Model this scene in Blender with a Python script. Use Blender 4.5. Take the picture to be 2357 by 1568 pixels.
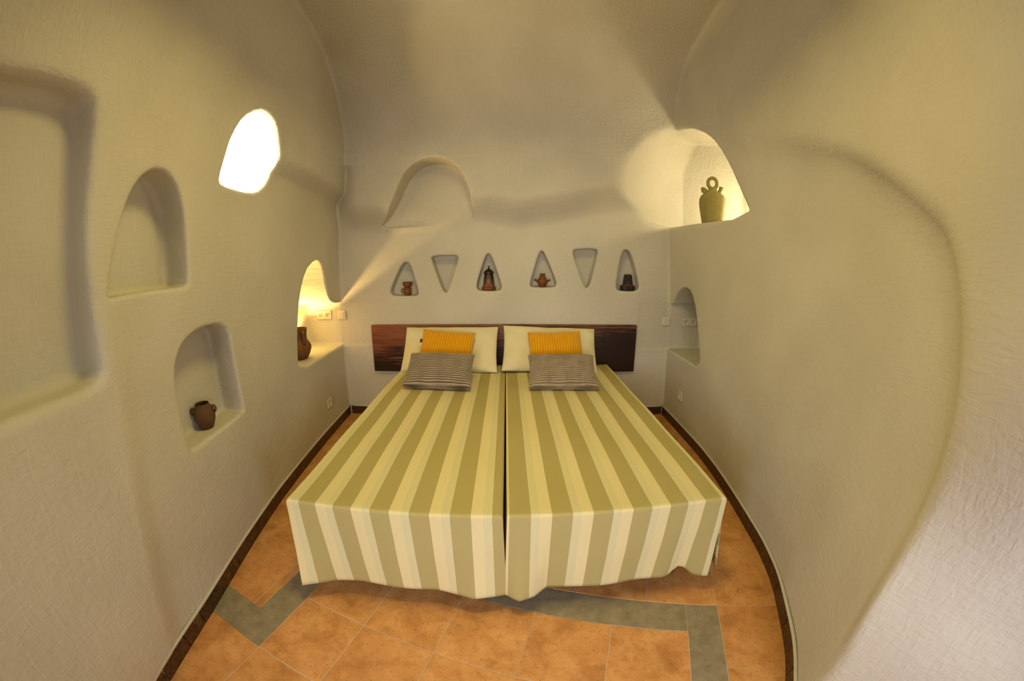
import bpy, bmesh, math, random
import numpy as np
from mathutils import Vector, Matrix
random.seed(4)
PI = math.pi
SC = bpy.context.scene
COL = SC.collection
for o in list(bpy.data.objects):
    bpy.data.objects.remove(o)

# ------------------------------------------------------------------ camera (wide fisheye, as in the photograph)
CAM_H, PITCH, ROLL = 1.5, 0.21922, 0.00126
F_PX, K_LENS = 846.94, 2.6            # r = K f tan(theta / K), in pixels of the 2357-wide frame
cd = bpy.data.cameras.new('camera')
cam = bpy.data.objects.new('camera', cd); COL.objects.link(cam)
cam.location = (0, 0, CAM_H)
cam.rotation_euler = (Matrix.Rotation(PI/2-PITCH, 3, 'X') @ Matrix.Rotation(ROLL, 3, 'Z')).to_euler()
cd.type = 'PANO'; cd.sensor_width = 36.0; cd.sensor_fit = 'HORIZONTAL'
cd.clip_start = 0.05
cy = cd if hasattr(cd, 'panorama_type') else cd.cycles
cy.panorama_type = 'FISHEYE_LENS_POLYNOMIAL'
cy.fisheye_fov = 2*PI
_mm = 36.0/2357
_r = np.linspace(0.02, 21.9, 400)
_th = K_LENS*np.arctan(_r/_mm/(K_LENS*F_PX))
_c = np.linalg.lstsq(np.stack([_r, _r**2, _r**3, _r**4], 1), _th, rcond=None)[0]
cy.fisheye_polynomial_k0 = 0.0
cy.fisheye_polynomial_k1 = -_c[0]; cy.fisheye_polynomial_k2 = -_c[1]
cy.fisheye_polynomial_k3 = -_c[2]; cy.fisheye_polynomial_k4 = -_c[3]
SC.camera = cam

# ------------------------------------------------------------------ world, lamps, exposure
SC.view_settings.view_transform = 'Standard'; SC.view_settings.look = 'None'
SC.view_settings.gamma = 1.0; SC.view_settings.use_curve_mapping = False
SC.view_settings.exposure = 0.0
try:
    SC.cycles.max_bounces = 6; SC.cycles.diffuse_bounces = 4; SC.cycles.glossy_bounces = 2
except AttributeError:
    pass
w = bpy.data.worlds.new('world'); SC.world = w; w.use_nodes = True
w.node_tree.nodes['Background'].inputs[0].default_value = (1.0, .80, .44, 1)
w.node_tree.nodes['Background'].inputs[1].default_value = 0.085

def lamp(name, kind, loc, power, color, size=.1, target=None, **kw):
    l = bpy.data.lights.new(name, kind); l.energy = power; l.color = color
    if kind == 'AREA':
        l.shape = 'RECTANGLE'; l.size = size[0]; l.size_y = size[1]
    else:
        l.shadow_soft_size = size
    for k, v in kw.items(): setattr(l, k, v)
    o = bpy.data.objects.new(name, l); COL.objects.link(o); o.location = loc
    if target is not None:
        o.rotation_euler = (Vector(target)-Vector(loc)).to_track_quat('-Z', 'Y').to_euler()
    return o
# daylight from the doorway behind and to the right of the camera
lamp('doorway_daylight', 'AREA', (.98, -.70, 1.0), 7.0, (.84, .83, 1.0), (.4, .9), (-.6, 2.2, .35), spread=math.radians(125))
lamp('right_wall_fill', 'AREA', (-.98, -.75, .95), 7.2, (.88, .86, 1.0), (.5, .9), (1.2, 2.0, .1), spread=math.radians(125))  # added unseen fill that lifts the low right wall
# warm ceiling lamp, above the frame
lamp('ceiling_lamp', 'AREA', (-.1, 1.2, 3.05), 22, (1.0, .78, .27), (.5, .5), (-.1, 1.35, 0), spread=math.radians(150))
lamp('ceiling_lamp_glow', 'POINT', (-.20, 1.75, 3.10), 1.6, (1.0, .74, .34), .08)
lamp('front_fill', 'AREA', (-.5, -3.4, 1.35), 13, (1.0, .86, .70), (1.6, 1.6), (0, 2.4, .2), spread=math.radians(70))  # added fill light far behind the camera, evens out the walls
# lamps standing in the wall niches, out of sight behind the near jambs
lamp('window_niche_lamp', 'POINT', (-1.80, 1.86, 2.14), 17, (1.0, .90, .62), .09)
lamp('bedside_niche_lamp', 'SPOT', (-1.985, 2.95, .80), 54, (1.0, .63, .20), .035, (-1.985, 2.95, 2.2), spot_size=math.radians(112), spot_blend=.06)
lamp('jug_niche_lamp', 'POINT', (2.05, 2.75, 1.97), 17, (1.0, .82, .50), .08)

# ------------------------------------------------------------------ tagging and mesh helpers
def tag(o, label=None, cat=None, group=None, kind=None):
    if label: o['label'] = label
    if cat: o['category'] = cat
    if group: o['group'] = group
    if kind: o['kind'] = kind
    return o
def empty(name, loc=(0, 0, 0), rz=0):
    o = bpy.data.objects.new(name, None); COL.objects.link(o)
    o.location = loc; o.rotation_euler = (0, 0, rz); o.empty_display_size = .1
    return o
def link(name, me, mat=None, parent=None, loc=None, rot=None):
    o = bpy.data.objects.new(name, me); COL.objects.link(o)
    if mat is not None and not me.materials: me.materials.append(mat)
    if parent is not None: o.parent = parent
    if loc is not None: o.location = loc
    if rot is not None: o.rotation_euler = rot
    return o
def bm_mesh(name, bm, smooth=True, auto=None):
    bmesh.ops.recalc_face_normals(bm, faces=bm.faces)
    me = bpy.data.meshes.new(name); bm.to_mesh(me); bm.free()
    if smooth:
        me.shade_smooth()
        if auto is not None: me.set_sharp_from_angle(angle=auto)
    return me
def box_bm(lo, hi, bevel=0.0, seg=2, bm=None):
    bm2 = bmesh.new()
    bmesh.ops.create_cube(bm2, size=1)
    for v in bm2.verts:
        v.co = Vector([lo[i]+(v.co[i]+.5)*(hi[i]-lo[i]) for i in range(3)])
    if bevel: bmesh.ops.bevel(bm2, geom=list(bm2.edges), offset=bevel, segments=seg, affect='EDGES', profile=.5)
    if bm is None: return bm2
    me = bpy.data.meshes.new('t'); bm2.to_mesh(me); bm2.free(); bm.from_mesh(me); bpy.data.meshes.remove(me)
    return bm
def lathe_bm(prof, n=40, bm=None, close=True):
    bm = bm or bmesh.new()
    rings = []
    for r, z in prof:
        if r < 1e-6: rings.append([bm.verts.new((0, 0, z))])
        else: rings.append([bm.verts.new((r*math.cos(2*PI*i/n), r*math.sin(2*PI*i/n), z)) for i in range(n)])
    for a, b in zip(rings, rings[1:]):
        for i in range(n):
            j = (i+1) % n
            if len(a) == 1 and len(b) == 1: continue
            if len(a) == 1: bm.faces.new((a[0], b[i], b[j]))
            elif len(b) == 1: bm.faces.new((a[i], a[j], b[0]))
            else: bm.faces.new((a[i], a[j], b[j], b[i]))
    return bm
def tube_bm(pts, rad, n=10, bm=None, closed=False, flat=1.0, up=None):
    bm = bm or bmesh.new()
    pts = [Vector(p) for p in pts]; m = len(pts)
    rad = rad if hasattr(rad, '__len__') else [rad]*m
    rings = []
    for i, p in enumerate(pts):
        if closed: t = pts[(i+1) % m]-pts[i-1]
        else: t = pts[min(i+1, m-1)]-pts[max(i-1, 0)]
        t.normalize()
        ref = Vector(up) if up else (Vector((0, 1, 0)) if abs(t.y) < .9 else Vector((1, 0, 0)))
        a = t.cross(ref).normalized(); b = t.cross(a)
        rings.append([bm.verts.new(p+rad[i]*(a*math.cos(2*PI*k/n)+flat*b*math.sin(2*PI*k/n))) for k in range(n)])
    rr = rings+[rings[0]] if closed else rings
    for a, b in zip(rr, rr[1:]):
        for k in range(n):
            bm.faces.new((a[k], a[(k+1) % n], b[(k+1) % n], b[k]))
    if not closed:
        bm.faces.new(rings[0][::-1]); bm.faces.new(rings[-1])
    return bm
def grid_mesh(name, P, UV=None, faces=None):
    """P: (m, n, 3) array of points"""
    m, n = P.shape[:2]
    idx = np.arange(m*n).reshape(m, n)
    F = np.stack([idx[:-1, :-1], idx[1:, :-1], idx[1:, 1:], idx[:-1, 1:]], -1).reshape(-1, 4)
    return P.reshape(-1, 3), F, (None if UV is None else UV.reshape(-1, 2))
def np_mesh(name, V, F, UV=None, smooth=True):
    me = bpy.data.meshes.new(name)
    me.vertices.add(len(V)); me.vertices.foreach_set('co', np.asarray(V, np.float32).ravel())
    me.loops.add(F.size); me.loops.foreach_set('vertex_index', F.astype(np.int32).ravel())
    me.polygons.add(len(F)); me.polygons.foreach_set('loop_start', np.arange(0, F.size, F.shape[1], dtype=np.int32))
    if UV is not None:
        l = me.uv_layers.new(name='UVMap'); l.data.foreach_set('uv', np.asarray(UV, np.float32)[F.ravel()].ravel())
    me.update(calc_edges=True); me.validate()
    if smooth: me.shade_smooth()
    return me

# ------------------------------------------------------------------ materials
class NT:
    def __init__(s, name):
        s.m = bpy.data.materials.new(name); s.m.use_nodes = True
        s.t = s.m.node_tree; s.b = s.t.nodes['Principled BSDF']
    def n(s, typ, ins=None, **kw):
        nd = s.t.nodes.new(typ)
        for k, v in kw.items(): setattr(nd, k, v)
        for k, v in (ins or {}).items():
            if isinstance(v, bpy.types.NodeSocket): s.t.links.new(v, nd.inputs[k])
            else: nd.inputs[k].default_value = v
        return nd
    def math(s, op, a, b=None, c=None):
        ins = {0: a}
        if b is not None: ins[1] = b
        if c is not None: ins[2] = c
        return s.n('ShaderNodeMath', ins, operation=op).outputs[0]
    def mix(s, f, a, b, mode='MIX'):
        nd = s.t.nodes.new('ShaderNodeMix'); nd.data_type = 'RGBA'; nd.blend_type = mode
        for i, v in ((0, f), (6, a), (7, b)):
            if isinstance(v, bpy.types.NodeSocket): s.t.links.new(v, nd.inputs[i])
            elif i: nd.inputs[i].default_value = (*v, 1) if len(v) == 3 else v
            else: nd.inputs[i].default_value = v
        return nd.outputs[2]
    def noise(s, vec, scale, detail=4, rough=.55, dist=0):
        return s.n('ShaderNodeTexNoise', {'Vector': vec, 'Scale': scale, 'Detail': detail, 'Roughness': rough, 'Distortion': dist}).outputs[0]
    def ramp(s, f, stops):
        nd = s.n('ShaderNodeValToRGB', {0: f}); e = nd.color_ramp.elements
        while len(e) < len(stops): e.new(.5)
        for el, (p, c) in zip(e, stops):
            el.position = p; el.color = (*c, 1) if hasattr(c, '__len__') else (c, c, c, 1)
        return nd.outputs[0]
    def obj(s): return s.n('ShaderNodeTexCoord').outputs['Object']
    def geo(s): return s.n('ShaderNodeNewGeometry').outputs['Position']
    def uv(s): return s.n('ShaderNodeTexCoord').outputs['UV']
    def rnd(s): return s.n('ShaderNodeObjectInfo').outputs['Random']
    def scale(s, vec, sc): return s.n('ShaderNodeMapping', {'Vector': vec, 'Scale': sc}).outputs[0]
    def sep(s, vec): return s.n('ShaderNodeSeparateXYZ', {0: vec}).outputs
    def bump(s, h, strength, dist=.01, nrm=None):
        ins = {'Height': h, 'Strength': strength, 'Distance': dist}
        if nrm is not None: ins['Normal'] = nrm
        return s.n('ShaderNodeBump', ins).outputs[0]
    def out(s, col=None, rough=None, nrm=None, spec=None):
        for k, v in (('Base Color', col), ('Roughness', rough), ('Normal', nrm), ('Specular IOR Level', spec)):
            if v is None: continue
            if isinstance(v, bpy.types.NodeSocket): s.t.links.new(v, s.b.inputs[k])
            else: s.b.inputs[k].default_value = (*v, 1) if hasattr(v, '__len__') else v
        return s.m

def m_plaster():
    t = NT('whitewashed_plaster'); g = t.geo()
    big = t.noise(g, 2.2, 1); mid = t.noise(g, 14, 3, .6, .4)
    st = t.noise(t.scale(g, (9, 9, 2.2)), 6, 2, .55, .6)
    st2 = t.noise(t.scale(g, (3, 3, 14)), 5, 2, .55, .4)
    fine = t.noise(g, 110, 1, .6)
    dens = t.ramp(t.noise(g, .9, 1), [(.42, 0.0), (.62, 1.0)])
    high = t.math('ADD', .75, t.math('MULTIPLY', t.ramp(t.math('MULTIPLY', t.sep(g)[2], .3), [(.60, 0.0), (.72, 1.0)]), 1.0))
    h = t.math('MULTIPLY', st, .5)
    h = t.math('ADD', h, t.math('MULTIPLY', st2, .45))
    h = t.math('ADD', h, t.math('MULTIPLY', mid, .45))
    h = t.math('ADD', h, t.math('MULTIPLY', t.math('MULTIPLY', fine, .16), dens))
    nrm = t.bump(t.math('MULTIPLY', h, high), .6, .012)
    col = t.mix(t.ramp(big, [(.35, 0.), (.7, 1.)]), (.63, .605, .515), (.57, .545, .455))
    col = t.mix(t.math('MULTIPLY', mid, .25), col, (.52, .495, .41))
    return t.out(col, .93, nrm, .15)
def m_tile():
    t = NT('terracotta_tile'); o = t.obj(); r = t.rnd()
    off = t.n('ShaderNodeVectorMath', {0: o, 1: t.n('ShaderNodeCombineXYZ', {0: t.math('MULTIPLY', r, 37.), 1: t.math('MULTIPLY', r, 91.)}).outputs[0]}, operation='ADD').outputs[0]
    n1 = t.noise(off, 7, 5, .6, .4); n2 = t.noise(off, 120, 2, .5); n3 = t.noise(off, 26, 4, .65)
    col = t.ramp(n1, [(.28, (.42, .18, .05)), (.5, (.62, .30, .095)), (.75, (.74, .40, .15))])
    col = t.mix(t.ramp(n3, [(.5, 0.), (.72, .5)]), col, (.36, .15, .045))
    col = t.mix(t.ramp(n2, [(.64, 0.), (.70, .75)]), col, (.16, .06, .02))
    col = t.mix(t.math('MULTIPLY', r, .16), col, (.42, .17, .05))
    return t.out(col, .5, t.bump(t.math('ADD', n2, n3), .12, .002), .35)
def m_stone():
    t = NT('grey_slate'); g = t.geo()
    n1 = t.noise(g, 16, 5, .65); n2 = t.noise(g, 150, 3, .6)
    col = t.ramp(n1, [(.3, (.20, .165, .10)), (.7, (.33, .275, .17))])
    col = t.mix(t.ramp(n2, [(.6, 0.), (.75, .5)]), col, (.44, .40, .30))
    return t.out(col, .55, t.bump(t.math('ADD', n1, t.math('MULTIPLY', n2, .4)), .25, .003), .35)
def m_grout():
    t = NT('grout'); return t.out((.58, .45, .31), .9, t.bump(t.noise(t.geo(), 200, 2), .2, .002))
def m_marble():
    t = NT('brown_marble'); g = t.geo()
    n1 = t.noise(g, 22, 6, .7, 1.4); n2 = t.noise(g, 60, 4, .7, .5)
    col = t.ramp(n1, [(.32, (.010, .005, .003)), (.5, (.062, .028, .010)), (.72, (.15, .072, .027))])
    col = t.mix(t.ramp(n2, [(.58, 0.), (.7, .45)]), col, (.25, .14, .06))
    return t.out(col, .3, None, .45)
def m_wood():
    t = NT('dark_veneer'); o = t.obj()
    s = t.scale(o, (1.2, 1.0, 22))
    n1 = t.noise(s, 2.2, 6, .62, .7); n2 = t.noise(t.scale(o, (2.5, 1, 90)), 3, 4, .6, .2)
    n3 = t.noise(t.scale(o, (.9, 1, 2.2)), 1.3, 2)
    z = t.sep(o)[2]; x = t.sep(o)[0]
    tone_grad = t.math('ADD', t.math('MULTIPLY', z, -1.1), t.math('MULTIPLY', x, .12))  # darkens the wood towards the bottom and the right end
    f = t.math('ADD', t.math('ADD', t.math('MULTIPLY', n1, .9), t.math('MULTIPLY', n2, .75)), t.math('ADD', tone_grad, t.math('MULTIPLY', n3, .4)))
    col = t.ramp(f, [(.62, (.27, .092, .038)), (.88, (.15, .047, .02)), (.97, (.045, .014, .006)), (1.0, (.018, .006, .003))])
    return t.out(col, .34, t.bump(n2, .08, .002), .4)
def m_spread(name, a, w_, flip):
    """woven stripes; UV.x is metres across the bed: dark from a to a+w, cream from a+w to a+2w"""
    t = NT(name); u = t.sep(t.uv())
    x = t.math('DIVIDE', t.math('SUBTRACT', u[0], a-20*w_), 2*w_)
    fr = t.math('FRACT', x)
    dark = t.math('LESS_THAN', fr, .5)
    lo, hi = (.5, .79) if not flip else (.71, 1.01)
    bright = t.math('MULTIPLY', t.math('GREATER_THAN', fr, lo), t.math('LESS_THAN', fr, hi))
    weave = t.noise(t.scale(t.uv(), (900, 90, 1)), 1, 2); weave2 = t.noise(t.scale(t.uv(), (60, 900, 1)), 1, 2)
    wv = t.math('ADD', weave, weave2)
    col = t.mix(bright, (.665, .63, .36), (.745, .665, .36))
    col = t.mix(dark, col, (.435, .375, .15))
    col = t.mix(t.math('MULTIPLY', t.math('SUBTRACT', wv, .7), .30), col, (.30, .27, .13))
    wr = t.noise(t.uv(), 7, 3, .5, .3)
    n = t.bump(wv, .06, .001); n = t.bump(wr, .18, .012, n)
    return t.out(col, .85, n, .15)
def m_cloth(name, c1, c2, sc=300, rough=.9, wr=.25):
    t = NT(name); o = t.obj(); n = t.noise(o, sc, 2); b = t.noise(o, 9, 3, .5, .6)
    return t.out(t.mix(n, c1, c2), rough, t.bump(b, wr, .015, t.bump(n, .1, .001)), .1)
def m_cord(name, axis, freq, c_hi, c_lo, mott=.3):
    t = NT(name); u = t.sep(t.uv()); o = t.obj()
    x = t.math('MULTIPLY', u[axis], freq*2*PI)
    s = t.math('ADD', t.math('MULTIPLY', t.math('SINE', x), .5), .5)
    nap = t.noise(o, 14, 4, .6, .6); fz = t.noise(o, 400, 2)
    s2 = t.math('ADD', s, t.math('MULTIPLY', t.math('SUBTRACT', fz, .5), .5))
    col = t.mix(s2, c_lo, c_hi)
    col = t.mix(t.math('MULTIPLY', t.ramp(nap, [(.4, 0.), (.7, 1.)]), mott), col, c_lo)
    m = t.out(col, .95, t.bump(fz, .15, .001), .05)
    t.b.inputs['Sheen Weight'].default_value = .25
    return m
def m_clay(name, c1, c2, sc=18, rough=.7, rings=False):
    t = NT(name); o = t.obj(); n = t.noise(o, sc, 5, .6); f = t.noise(o, 160, 2)
    h = f
    if rings:
        zz = t.math('ADD', t.math('MULTIPLY', t.sep(o)[2], 260.), t.math('MULTIPLY', n, 9.))
        h = t.math('ADD', t.math('MULTIPLY', f, .4), t.math('SINE', zz))
    col = t.mix(t.ramp(n, [(.35, 0.), (.7, 1.)]), c1, c2)
    return t.out(col, rough, t.bump(h, .15, .003), .3)
def m_plain(name, c, rough=.5, spec=.4):
    t = NT(name); n = t.noise(t.obj(), 60, 2)
    return t.out(t.mix(t.math('MULTIPLY', n, .12), c, tuple(x*.8 for x in c)), rough, None, spec)

PLASTER = m_plaster(); TILE = m_tile(); STONE = m_stone(); GROUT = m_grout(); MARBLE = m_marble(); WOOD = m_wood()

# ------------------------------------------------------------------ the cave room as one smooth distance field
def sst(a, b, t):
    t = np.clip((t-a)/(b-a), 0, 1); return t*t*(3-2*t)
LB_Y = np.array([-1.2, -.3, .41, .83, 1.27, 1.75, 2.13, 2.6, 3.3, 3.8])
LB_X = np.array([-1.22, -1.30, -1.375, -1.412, -1.479, -1.543, -1.578, -1.615, -1.652, -1.67])-.012
RB_Y = np.array([-1.2, -.4, .0, .25, .40, .54, .60, .72, .91, 1.05, 1.3, 1.6, 1.81, 2.125, 2.42, 3.0, 3.3, 3.9])
RB_X = np.array([1.1, .95, .95, .96, 1.0, 1.085, 1.128, 1.183, 1.26, 1.318, 1.38, 1.424, 1.455, 1.495, 1.517, 1.525, 1.525, 1.53])+.012
RO_Y = np.array([-1.2, -.5, .0, .25, .38, .46, .54, .60, .72, .91, 1.05, 1.3, 1.6, 1.81, 2.125, 2.42, 3.0, 3.3, 3.9])
def smooth_interp(X, Y):
    xs = np.linspace(X[0], X[-1], 1201); ys = np.interp(xs, X, Y)
    k = np.hanning(81); k /= k.sum()
    return xs, np.convolve(np.pad(ys, 40, mode='edge'), k, 'valid')
_L = smooth_interp(LB_Y, LB_X); _R = smooth_interp(RB_Y, RB_X)
_ZE = smooth_interp(np.array([-2., -1.6, -1.15, -.85, -.3, .05, .46, .9, 1.4]), np.array([2.04, 2.03, 1.99, 2.0, 2.07, 2.0, 2.07, 2.18, 2.2]))
RID_Z = np.array([-.2, .0, .3, .6, .88, 1.16, 1.49, 1.7]); RID_Y = np.array([.5, .52, .614, .705, .782, .83, .862, .87])
def x_left(y, z):
    b = np.interp(y, *_L)+.022*z
    b = b+.12*sst(1.5, 2.6, y)*sst(2.11, 2.24, z+.07*(y-2.2))*(1-.5*sst(2.5, 3.2, z))
    rid = np.interp(z, RID_Z, RID_Y)
    return b+.028*(1-sst(-.05, .08, y-rid))*(1-sst(1.25, 1.75, z))*sst(-.1, .25, z)
def x_right_in(y, z):
    return np.interp(y, *_R)+z*(.045-.085*sst(.8, 2.8, y))
def x_right_out(y, z):
    x = x_right_in(y, z)-(.115-.085*sst(.9, 2.1, y))
    return x+np.maximum(1.0+.03*z-(y-.42)*.55*(y < .42)-x, 0)*(1-sst(.7, 1.5, z))      # low down the pier turns away in front of the arch
def y_back(x, z):
    ze = np.interp(x, *_ZE)
    bul = .21*sst(ze-.25, ze+.03, z)*(1-sst(1.25, 1.6, x))*sst(-1.75, -1.35, x)
    return 3.302-bul
def smax(a, b, r):
    h = np.maximum(r-np.abs(a-b), 0); return np.maximum(a, b)+h*h/(4*r)
def smin(a, b, r):
    h = np.maximum(r-np.abs(a-b), 0); return np.minimum(a, b)-h*h/(4*r)
def chaikin(P, n=2):
    P = np.array(P, float)
    for _ in range(n):
        Q = np.roll(P, -1, 0); P = np.stack([.75*P+.25*Q, .25*P+.75*Q], 1).reshape(-1, 2)
    return P
def poly_sd(u, v, P):
    d = np.full(u.shape, 1e9); ins = np.zeros(u.shape, bool); n = len(P)
    for i in range(n):
        ax, ay = P[i]; bx, by = P[(i+1) % n]
        ex, ey = bx-ax, by-ay; wx, wy = u-ax, v-ay
        t = np.clip((wx*ex+wy*ey)/(ex*ex+ey*ey+1e-12), 0, 1)
        d = np.minimum(d, (wx-ex*t)**2+(wy-ey*t)**2)
        if by != ay: ins ^= ((ay > v) != (by > v)) & (u < ax+(v-ay)*ex/(by-ay))
    d = np.sqrt(d); return np.where(ins, -d, d)
RECT = chaikin([(-.2, 2.10), (.38, 2.147), (.532, 2.167), (.642, 2.174), (.719, 2.165), (.759, 2.125), (.764, 1.886), (.754, 1.74), (.745, 1.455), (.739, 1.27), (.733, 1.215), (.68, 1.192), (.564, 1.195), (.33, 1.205), (-.2, 1.22)], 1)
ARCH2 = chaikin([(1.087, 1.957), (1.026, 1.92), (.969, 1.855), (.925, 1.755), (.889, 1.653), (.852, 1.553), (.822, 1.47), (.83, 1.462), (.939, 1.466), (1.114, 1.464), (1.285, 1.458), (1.308, 1.475), (1.31, 1.595), (1.298, 1.775), (1.25, 1.89), (1.199, 1.94), (1.141, 1.96)], 1)
ARCH3 = chaikin([(1.443, 1.256), (1.318, 1.247), (1.223, 1.212), (1.16, 1.149), (1.133, 1.079), (1.12, .953), (1.105, .76), (1.12, .738), (1.34, .728), (1.59, .724), (1.62, .74), (1.612, .929), (1.608, 1.078), (1.592, 1.20), (1.536, 1.24)], 1)
WIN = chaikin([(1.866, 2.472), (1.746, 2.388), (1.66, 2.255), (1.617, 2.123), (1.57, 1.99), (1.59, 1.965), (1.799, 1.961), (1.938, 1.975), (2.05, 2.05), (2.12, 2.183), (2.095, 2.318), (2.045, 2.436), (1.959, 2.481)], 1)
BED_L = chaikin([(2.395, .73), (2.41, .907), (2.44, 1.066), (2.505, 1.29), (2.62, 1.465), (2.75, 1.53), (2.84, 1.548), (2.91, 1.51), (2.96, 1.42), (2.99, 1.30), (3.03, 1.205), (3.10, 1.155), (3.25, 1.135), (3.5, 1.14), (3.5, .728), (2.9, .728)], 1)
BED_R = chaikin([(2.60, .685), (2.67, .921), (2.744, 1.139), (2.837, 1.276), (2.966, 1.312), (3.098, 1.27), (3.206, 1.18), (3.26, 1.12), (3.5, 1.1), (3.5, .688), (3.0, .688)], 1)
JUGN = chaikin([(2.06, 1.835), (2.177, 2.011), (2.294, 2.211), (2.415, 2.382), (2.564, 2.515), (2.775, 2.625), (3.0, 2.69), (3.4, 2.74), (4.0, 2.72), (4.0, 1.845), (3.0, 1.845)], 1)
BIG = chaikin([(2.6, 2.40), (2.1, 2.34), (1.858, 2.277), (1.576, 2.177), (1.271, 2.055), (1.032, 1.931), (.804, 1.802), (.657, 1.709), (.582, 1.655), (.535, 1.586), (.495, 1.481), (.469, 1.38), (.451, 1.279), (.436, 1.147), (.43, 1.013), (.43, .867), (.436, .683), (.425, .507), (.39, .355), (.37, .0), (.36, -.6), (2.6, -.6)], 1)
TRI = [[(-.958, 1.575), (-1.128, 1.25), (-1.125, 1.20), (-1.08, 1.186), (-.89, 1.182), (-.855, 1.195), (-.856, 1.235)],
       [(-.735, 1.53), (-.686, 1.545), (-.507, 1.545), (-.478, 1.53), (-.49, 1.48), (-.578, 1.225), (-.605, 1.202), (-.632, 1.235), (-.72, 1.49)],
       [(-.21, 1.565), (-.245, 1.52), (-.318, 1.285), (-.315, 1.23), (-.27, 1.221), (-.13, 1.220), (-.095, 1.235), (-.098, 1.285), (-.178, 1.525)],
       [(.265, 1.59), (.237, 1.55), (.162, 1.30), (.165, 1.258), (.22, 1.252), (.36, 1.253), (.398, 1.265), (.398, 1.31), (.293, 1.552)],
       [(.545, 1.59), (.58, 1.602), (.747, 1.61), (.778, 1.59), (.765, 1.54), (.71, 1.285), (.68, 1.245), (.648, 1.28), (.55, 1.54)],
       [(1.035, 1.615), (.995, 1.58), (.955, 1.295), (.965, 1.24), (1.01, 1.232), (1.14, 1.234), (1.18, 1.25), (1.178, 1.305), (1.11, 1.53), (1.075, 1.6)]]
TRI = [chaikin(p, 2) for p in TRI]
ARCHB = chaikin([(-1.20, 1.815), (-1.0, 1.815), (-.533, 1.816), (-.36, 1.816), (-.343, 1.84), (-.343, 1.986), (-.358, 2.118), (-.415, 2.245), (-.485, 2.325), (-.622, 2.392), (-.738, 2.386), (-.835, 2.345), (-.911, 2.276), (-.967, 2.17), (-1.028, 2.014), (-1.10, 1.905)], 1)
VAULT = dict(y0=.9, a=2.19, z0=2.35, b=1.10, n=3.1)
def base_fields(x, y, z):
    wob = .006*np.sin(2.3*y+1.7*z+.6)*np.sin(2.9*z-1.3*x+1.1)+.004*np.sin(5.1*y+.7*x)*np.sin(4.3*z+2.*x)+.003*np.sin(9.*x+3.*y)*np.sin(8.*z-4.*y)
    fl = x_left(y, z)-x
    fin = x-x_right_in(y, z); fout = x-x_right_out(y, z)
    bb = (y > .1) & (y < 2.8) & (z < 2.6)
    big = np.full(x.shape, .5)
    if bb.any(): big[bb] = poly_sd(y[bb], z[bb], BIG)
    hz = sst(.7, 1.5, z)
    fr = smin(fout, smax(fin, big-.04*hz, .05+.15*hz), .05)
    fr = np.where(y > 2.0, fin*sst(2., 2.5, y)+fr*(1-sst(2., 2.5, y)), fr)
    fb = y-y_back(x, z)
    V = VAULT
    yy = np.maximum(y-V['y0'], 0)/V['a']; zz = np.maximum(z-V['z0'], 0)/V['b']
    q = (yy**V['n']+zz**V['n'])**(1/V['n'])
    fc = (q-1)*(V['b']+(V['a']-V['b'])*sst(-.3, .3, yy-zz))*.9-1.2*(1-sst(2.05, 2.4, z))
    return fl+wob, fr+wob, fb+wob, fc+1.3*wob
def niche(u, v, depth_d, P, r=.02):
    d = poly_sd(u, v, P)
    return smax(d, depth_d, r)
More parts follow.
